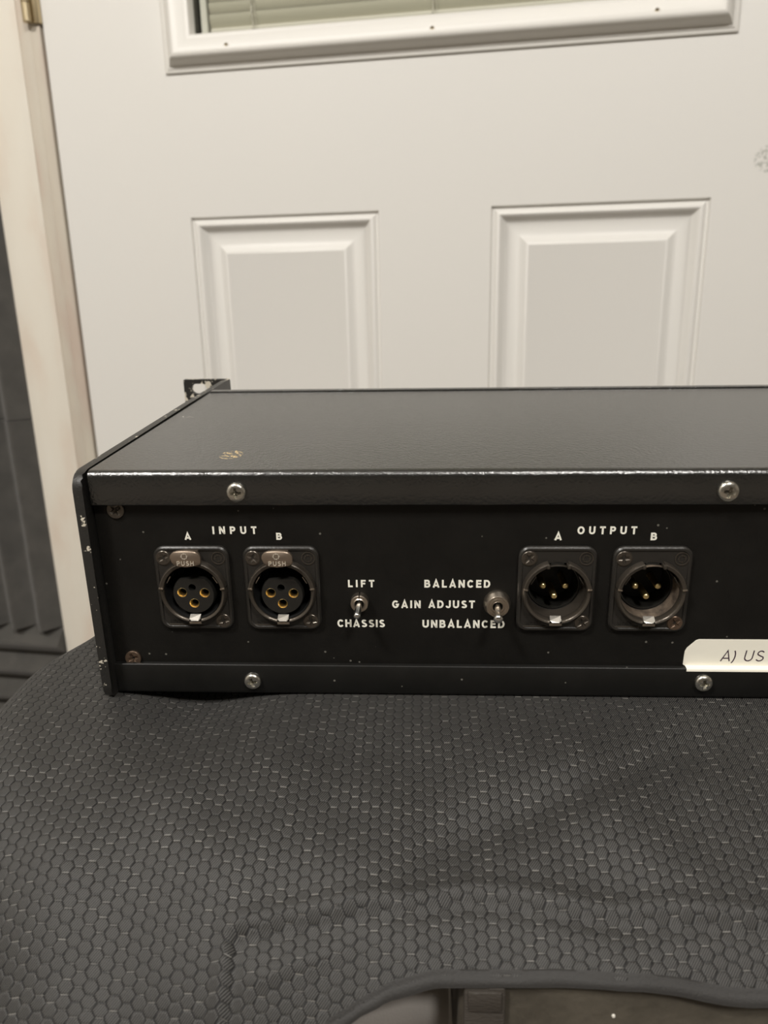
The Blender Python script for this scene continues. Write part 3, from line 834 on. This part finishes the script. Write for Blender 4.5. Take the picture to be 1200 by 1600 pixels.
    for L, R in ((A, B), (B, C)):
        for i in range(len(L)): bm.faces.new((L[i], L[(i + 1) % len(L)], R[(i + 1) % len(L)], R[i]))
    bm.faces.new(C)
    bmesh.ops.remove_doubles(bm, verts=bm.verts, dist=1e-7)
    box(bm, tx - 3.0, tx + 3.0, ty + 1.5, -1.2, tz - 2.2, tz + 1.2, 0.3)
    o = finish(bm, 'push_tab', M_TAB, s, smooth=50); o['label'] = 'brownish metal release tab'
    word('tab_lettering', 'PUSH', tx - 2.75, tx + 3.0, tz - 2.15, tz - 0.55, ty - 0.13, M_TABHI, s, h=0.075, thick=0.12)
    bm = NB(); emblem(bm, tx - 0.1, tz + 1.2, 0.95, ty - 0.22); finish(bm, 'tab_emblem', M_TABHI, s, flat=True)
    return s
def male(fx, lab, dusty):
    s, cx = socket_base(fx, 'output_socket', lab)
    ring_part(s, cx, True)
    bm = NB()
    # outer bore, conical seat, inner cup
    lathe(bm, cx, RZ, [(10.05, -3.2), (9.95, -1.0), (9.3, 4.2)], 48, mi=0)
    lathe(bm, cx, RZ, [(9.3, 4.2), (8.9, 4.4)], 48, mi=1)
    lathe(bm, cx, RZ, [(8.9, 4.4), (8.75, 3.9), (8.45, 3.9), (8.3, 4.4), (8.1, 12.5)], 48, mi=2)
    lathe(bm, cx, RZ, [(8.1, 12.5), (0, 12.5)], 48, mi=1)
    o = finish(bm, 'bore', [M_DUSTY if dusty else M_RING, M_VOID, M_INSERT], s, smooth=40)
    bm = NB()
    for a in (150, 30):
        aa = math.radians(a)
        t_ = bmesh.new(); box(t_, 9.0, 9.4, -2.9, 3.0, -1.7, 1.7, 0.2)
        bmesh.ops.rotate(t_, verts=t_.verts, cent=(0, 0, 0), matrix=Matrix.Rotation(-aa, 3, 'Y'))
        bmesh.ops.translate(t_, verts=t_.verts, vec=(cx * S, 0, RZ * S)); join(bm, t_)
    finish(bm, 'ground_contact', M_RING, s)
    for x, z in ((cx - 3.85, -0.3), (cx + 3.85, -0.25), (cx + 0.15, -4.1)):
        bm = NB()
        lathe(bm, x, z, [(1.15, 12.4), (1.15, 2.9), (1.0, 2.35), (0.7, 2.05), (0.35, 1.95), (0, 1.93)], 20)
        finish(bm, 'pin', M_GOLD, s)
    # key block in the notch at the top
    bm = NB(); box(bm, cx - 2.3, cx + 2.3, -1.5, 6, RZ + 9.0, RZ + 10.6, 0.3); finish(bm, 'key_block', M_INSERT, s)
    bm = NB()
    for sg in (-1, 1): box(bm, cx + sg * 3.4 - 0.55, cx + sg * 3.4 + 0.55, -4.4, -1.5, RZ + 9.3, RZ + 10.7, 0.3)
    finish(bm, 'key_stop', M_RING, s)
    latch(s, cx, -3.6)
    return s
female(FX[0], 'black input socket under the letter A')
female(FX[1], 'black input socket under the letter B')
male(FX[2], 'black output socket under the letter A, clean bore', False)
male(FX[3], 'black output socket under the letter B, dusty brown bore', True)

# toggle switches
def lever(s, x0, z0, y0, x1, z1, y1, r0, r1, ball):
    bm = NB()
    a, c = Vector((x0, y0, z0)), Vector((x1, y1, z1))
    n = 14; pts, rad = [], []
    for i in range(n + 1):
        t = i / n
        pts.append(a.lerp(c, t)); rad.append(r0 + (r1 - r0) * t)
    d = (c - a).normalized()
    # rounded tip, slightly swollen
    for k, (o, q) in enumerate(((0.25, 1.0), (0.55, 0.93), (0.85, 0.72), (1.02, 0.4), (1.08, 0.1))):
        pts.append(c + d * o * r1); rad.append(r1 * q)
    if ball:
        for i in range(n - 3, n + 1): rad[i] *= (1.0 + 0.13 * (i - n + 4))
        for i in range(n + 1, len(rad)): rad[i] *= 1.5
    tube(bm, pts, rad, 18)
    finish(bm, 'lever', M_CHROME, s, smooth=60)
s = empty('chassis_switch', (0, 0, 0)); s.parent = dev; s['label'] = 'small toggle switch between LIFT and CHASSIS'
bm = NB()
x, z = 70.4, -4.85
lathe(bm, x, z, [(3.05, 0), (3.05, -3.0), (2.9, -3.2), (2.1, -3.25), (1.85, -3.45), (1.65, -3.35), (1.55, -2.6), (1.5, 0)], 40, math.radians(94), math.radians(446))
finish(bm, 'bushing', M_NICKEL, s, smooth=35)
bm = NB(); lathe(bm, x, z, [(1.6, -1.2), (0, -1.2)], 24); finish(bm, 'bushing_well', M_VOID, s)
lever(s, x, z + 0.1, -2.6, x - 0.3, z - 1.3, -8.9, 1.0, 1.22, False)
s = empty('gain_switch', (0, 0, 0)); s.parent = dev; s['label'] = 'larger toggle switch with conical nut beside GAIN ADJUST'
bm = NB()
x, z = 117.6, -5.4
lathe(bm, x, z, [(4.6, 0), (4.65, -1.2), (4.5, -1.8), (3.9, -3.6), (3.75, -3.8), (3.45, -3.75), (3.35, -3.45), (3.0, -3.4), (2.85, -3.7), (2.45, -3.75), (2.3, -3.4), (2.0, -3.4), (1.85, -3.7), (1.7, -3.6), (1.6, -1.0)], 48)
finish(bm, 'nut', M_NICKEL, s, smooth=35)
bm = NB(); lathe(bm, x, z, [(1.65, -1.2), (0, -1.2)], 24); finish(bm, 'bushing_well', M_VOID, s)
lever(s, x, z + 0.2, -2.4, x - 0.4, z - 1.2, -10.2, 1.05, 1.05, True)

# printed words
YT = -0.02
for txt, x0, x1, z0, z1 in (('INPUT', 20.93, 36.05, 19.64, 22.35), ('A', 11.08, 13.6, 17.54, 20.05), ('B', 42.6, 44.9, 17.55, 20.05),
        ('LIFT', 66.46, 75.55, 0.12, 2.83), ('CHASSIS', 62.25, 78.93, -15.17, -12.25), ('BALANCED', 92.71, 115.16, 0.07, 2.93),
        ('GAIN', 81.56, 91.45, -7.73, -4.85), ('ADJUST', 94.11, 110.12, -7.67, -4.77), ('UNBALANCED', 92.04, 120.53, -15.22, -12.25),
        ('OUTPUT', 143.38, 162.84, 19.55, 22.3), ('A', 136.0, 138.4, 17.44, 20.14), ('B', 167.5, 169.7, 17.45, 20.09)):
    word('printed_word', txt, x0, x1, z0, z1, YT, M_INK, dev, h=0.108, label='white printed ' + ('letter ' if len(txt) == 1 else 'word ') + txt, hscale=1.02 if len(txt) > 1 else 1.12)

# adhesive label wrapped onto the lip of the pan
bm = NB()
lab_out = [(183.0, -25.4), (182.9, -28.8), (183.7, -29.4), (290, -29.4), (290, -18.95), (187.5, -19.05), (186.5, -19.4), (183.7, -22.3), (183.1, -23.6)]
plate(bm, lab_out, [], -0.22, 0.0)
sl = [(183.7, -29.4), (290, -29.4)]
prev = [bm.verts.new((x_ * S, -0.22 * S, -29.15 * S)) for x_, _ in sl]
for yy, zz in ((-0.5, -29.3), (-1.3, -29.38), (-1.9, -29.38), (-2.15, -29.6), (-2.16, -30.5)):
    cur = [bm.verts.new((x_ * S, yy * S, zz * S)) for x_, _ in sl]
    bm.faces.new((prev[0], prev[1], cur[1], cur[0])); prev = cur
lb = finish(bm, 'adhesive_label', M_LABEL, dev, smooth=60); lb['label'] = 'cream adhesive label with chamfered corner'
word('label_lettering', 'A)', 195.4, 200.0, -27.4, -23.2, -0.24, M_LTEXT, lb, h=0.05, shear=0.16, thick=0.02, gap=0.25)
word('label_lettering', 'US', 203.3, 210.0, -27.4, -23.15, -0.24, M_LTEXT, lb, h=0.05, shear=0.13, thick=0.02, hscale=0.95)

# ------------------------------------------------------------------ black bag of hexagon cloth
bag = empty('nylon_bag', dev.location, dev.rotation_euler)
tag(bag, 'soft black bag in hexagon-weave nylon lying under the rack unit', 'bag')
ZT = -41.5
def smooth01(t): t = max(0.0, min(1.0, t)); return t * t * (3 - 2 * t)
def surf(u, v):
    """flat cloth coordinates (mm) -> device-frame point"""
    RF = 118.0
    sy = max(0.0, -14 - v)
    th = min(sy / RF, 1.25)
    y = v if v > -14 else -14 - RF * math.sin(th) - (sy - RF * th) * math.cos(1.25) * 1.0
    dz = RF * (1 - math.cos(th)) + (sy - RF * th) * math.sin(1.25)
    if v > 60:
        sb = v - 60; tb = min(sb / 60.0, 1.4)
        y = 60 + 60 * math.sin(tb); dz += 60 * (1 - math.cos(tb)) * 0.0
        y = v
    f = smooth01(-v / 110.0)
    uc = -49 + 58 * f + 12 * smooth01((v - 15) / 40.0)
    RL = 20 + 95 * f
    sx = max(0.0, uc - u); tx_ = min(sx / RL, 1.40)
    x = u if u > uc else uc - RL * math.sin(tx_) - (sx - RL * tx_) * math.cos(1.40)
    dz += RL * (1 - math.cos(tx_)) + (sx - RL * tx_) * math.sin(1.40)
    # soft undulation, growing away from the unit
    g = smooth01((-v - 4) / 30.0)
    wv_ = 2.7 * noise.noise((u * 0.016, v * 0.021, 3.1)) + 1.5 * noise.noise((u * 0.045, v * 0.04, 7.7))
    bulge = g * (wv_ - 0.9)
    # dip beneath the unit's left end
    bulge -= 6.5 * math.exp(-((u - 11) / 20.0) ** 2) * math.exp(-((v + 1) / 20.0) ** 2)
    # long shallow furrow running down from right to centre
    bulge -= 2.4 * math.exp(-((v + 30 - (u - 170) * 0.45) / 8.0) ** 2) * smooth01((u - 80) / 30.0) * smooth01((215 - u) / 40.0)
    # stitched seam ridge
    sv = v - seam_v(u); on = smooth01((u - 34) / 8.0)
    bulge += on * (1.2 * math.exp(-((sv - 1.0) / 3.0) ** 2) - 0.9 * math.exp(-((sv + 3.2) / 2.4) ** 2))
    bulge += (1.1 * math.exp(-((u - 39) / 1.8) ** 2) - 0.8 * math.exp(-((u - 42.5) / 1.6) ** 2)) * smooth01((seam_v(u) - v) / 4.0)
    bulge += 0.9 * math.exp(-((v + 96 - 0.35 * (u - 56)) / 2.2) ** 2) * smooth01((u - 44) / 6.0) * smooth01((74 - u) / 10.0)
    return Vector((x, y, ZT - dz + bulge))
def interp(tab, u):
    if u <= tab[0][0]: return tab[0][1]
    for (a, p), (c, q) in zip(tab, tab[1:]):
        if u <= c: return p + (q - p) * smooth01((u - a) / (c - a)) * 0.5 + (q - p) * 0.5 * (u - a) / (c - a)
    return tab[-1][1]
SEAM = [(40, -87.0), (62, -83.7), (81, -79.5), (105, -76.2), (125, -77.3), (146, -80.0), (183, -81.0), (262, -82.5)]
HEM = [(30, -128), (50, -122), (62, -113.5), (70, -107.6), (77.8, -103.4), (83.5, -100.9), (96.7, -98.2), (111.6, -97.1), (147, -98.0), (179, -99.8), (262, -103)]
def seam_v(u): return interp(SEAM, u) + 0.5 * math.sin(u * 0.13)
def hem_v(u): return interp(HEM, u) + 0.25 * math.sin(u * 0.21)
SH = 2.14                                   # hexagon side in mm
bm = NB(); uvl = bm.loops.layers.uv.new('flat')
cache = {}
def warp(u, v):
    a = 1.4 * noise.noise((u * 0.02, v * 0.02, 11.0)); b_ = 1.4 * noise.noise((u * 0.02, v * 0.02, 23.0))
    r = -0.05 + 0.10 * smooth01((20 - u) / 60.0)
    return u + a + r * v * 0.3, v + b_
def cv(u, v, lift=0.0, key=None):
    if key is not None and key in cache: return cache[key]
    uu, vv = warp(u, v)
    p = surf(uu, vv)
    p.z += lift
    q = bm.verts.new(p * S)
    if key is not None: cache[key] = q
    return q
def face(vs, uvs, mi):
    try: f = bm.faces.new(vs)
    except ValueError: return
    f.material_index = mi
    for l, (a, b_) in zip(f.loops, uvs): l[uvl].uv = (a, b_)
VS = 0.93                                   # cells are slightly squat
SV = SH * VS
U0, U1, V0, V1 = -128.0, 262.0, -185.0, 78.0
ci = 0
u = U0
while u < U1:
    v = V0 + (SV * math.sqrt(3) / 2 if ci % 2 else 0)
    while v < V1:
        if v > hem_v(u) + 1.2 or u < 40:
            puff = random.uniform(0.03, 0.07)
            cor = [(u + SH * math.cos(math.radians(60 * k)), v + SV * math.sin(math.radians(60 * k))) for k in range(6)]
            if u >= 40 and min(c[1] - hem_v(c[0]) for c in cor) < 0: v += SV * math.sqrt(3); continue
            inn = [(u + SH * 0.91 * math.cos(math.radians(60 * k)), v + SV * 0.91 * math.sin(math.radians(60 * k))) for k in range(6)]
            mid = [(u + SH * 0.6 * math.cos(math.radians(60 * k)), v + SV * 0.6 * math.sin(math.radians(60 * k))) for k in range(6)]
            CO = [cv(a, b_, -0.13, (round(a * 4), round(b_ * 4))) for a, b_ in cor]
            IN = [cv(a, b_, puff * 0.6) for a, b_ in inn]
            MI = [cv(a, b_, puff) for a, b_ in mid]
            for k in range(6):
                j = (k + 1) % 6
                # edges 1 (top) and 4 (bottom) are the light floats
                face((CO[k], CO[j], IN[j], IN[k]), (cor[k], cor[j], inn[j], inn[k]), 2 if k == 4 else 1)
                face((IN[k], IN[j], MI[j], MI[k]), (inn[k], inn[j], mid[j], mid[k]), 0)
            face(MI, mid, 0)
        v += SV * math.sqrt(3)
    u += SH * 1.5; ci += 1
cloth = finish(bm, 'hexagon_cloth', [M_WEAVE, M_GROOVE, M_THREAD], bag, smooth=180)
# folded hem band and rolled edge
us = [44 + i * 2.0 for i in range(110)]
def strip(name, offs, lift, m, closed_roll=None):
    bm = NB(); rows = []
    for o_, l_ in zip(offs, lift):
        row = []
        for u in us:
            p = surf(u, hem_v(u) + o_); p.z += l_ + 0.25 * noise.noise((u * 0.15, o_ * 0.3, 1)); row.append(bm.verts.new(p * S))
        rows.append(row)
    for A, B in zip(rows, rows[1:]):
        for i in range(len(us) - 1): bm.faces.new((A[i], A[i + 1], B[i + 1], B[i]))
    return finish(bm, name, m, bag, smooth=80)
o = strip('hem_band', (3.6, 3.3, 2.4, 2.0, 1.4, 0.6, 0.0, -0.35, -0.35, 0.0, 1.5, 6), (-0.3, 0.15, 0.25, 0.05, 0.25, 0.3, 0.1, -0.3, -0.7, -1.1, -1.4, -1.6), M_BIND)
o['label'] = 'folded lower edge of the cloth'
# underside of the stuffed bag
bm = NB()
box(bm, -20, 262, 4, 118, -66, -53, 6, 3)
finish(bm, 'bag_body', M_BIND, bag)
# rear part of bag carrying the unit
bm = NB(); box(bm, -20, 262, 70, 118, -60, ZT, 5, 3); finish(bm, 'bag_top', M_BIND, bag)

# ------------------------------------------------------------------ vinyl case beneath, with strap
case = empty('vinyl_case', dev.location, (0, 0, dev.rotation_euler[2]))
tag(case, 'olive-brown vinyl case with a strap end, peeking out below the black bag', 'case')
zfl = -(CZ - 97.37)
bm = NB(); box(bm, 101, 300, -86, 118, zfl + 0.2, -75.5, 3.5, 4); finish(bm, 'case_body', M_CASE, case)
bm = NB(); box(bm, 102.2, 113.0, -87.8, -85.5, -190, -76.5, 0.7, 2)
box(bm, 103.2, 112.0, -88.4, -87.4, -84, -77.5, 0.4, 2)
finish(bm, 'strap', M_STRAP, case)
bm = NB(); lathe(bm, 141.5, -86.5, [(0.5, -86), (0.42, -86.4), (0, -86.5)], 12); finish(bm, 'stud', M_CORD, case)

# grey cloth bundled to the left of the case
bm = NB(); nx, nz = 34, 22; rows = []
def gcl(i, j):
    a = i / nx; c = j / nz
    x = -30 + 129 * a
    th = c * PI * 1.0
    fold = 5 * math.sin(a * 9 + c * 2.2) + 3.5 * noise.noise((a * 5, c * 4, 2))
    y = -28 - (44 + fold) * math.sin(th)
    z = -72 - 66 * (1 - math.cos(th)) / 2 + (fold * 0.4)
    z = min(z, -69) - 10 * (1 - a) * 0.6
    return Vector((x, y, z))
for j in range(nz + 1): rows.append([bm.verts.new(gcl(i, j) * S) for i in range(nx + 1)])
for A, B in zip(rows, rows[1:]):
    for i in range(nx): bm.faces.new((A[i], A[i + 1], B[i + 1], B[i]))
gc = finish(bm, 'folded_cloth', M_GREYC, smooth=80)
gc.location = dev.location; gc.rotation_euler = (0, 0, dev.rotation_euler[2])
tag(gc, 'smooth grey folded cloth showing under the lifted hem, left of the vinyl case', 'cloth')
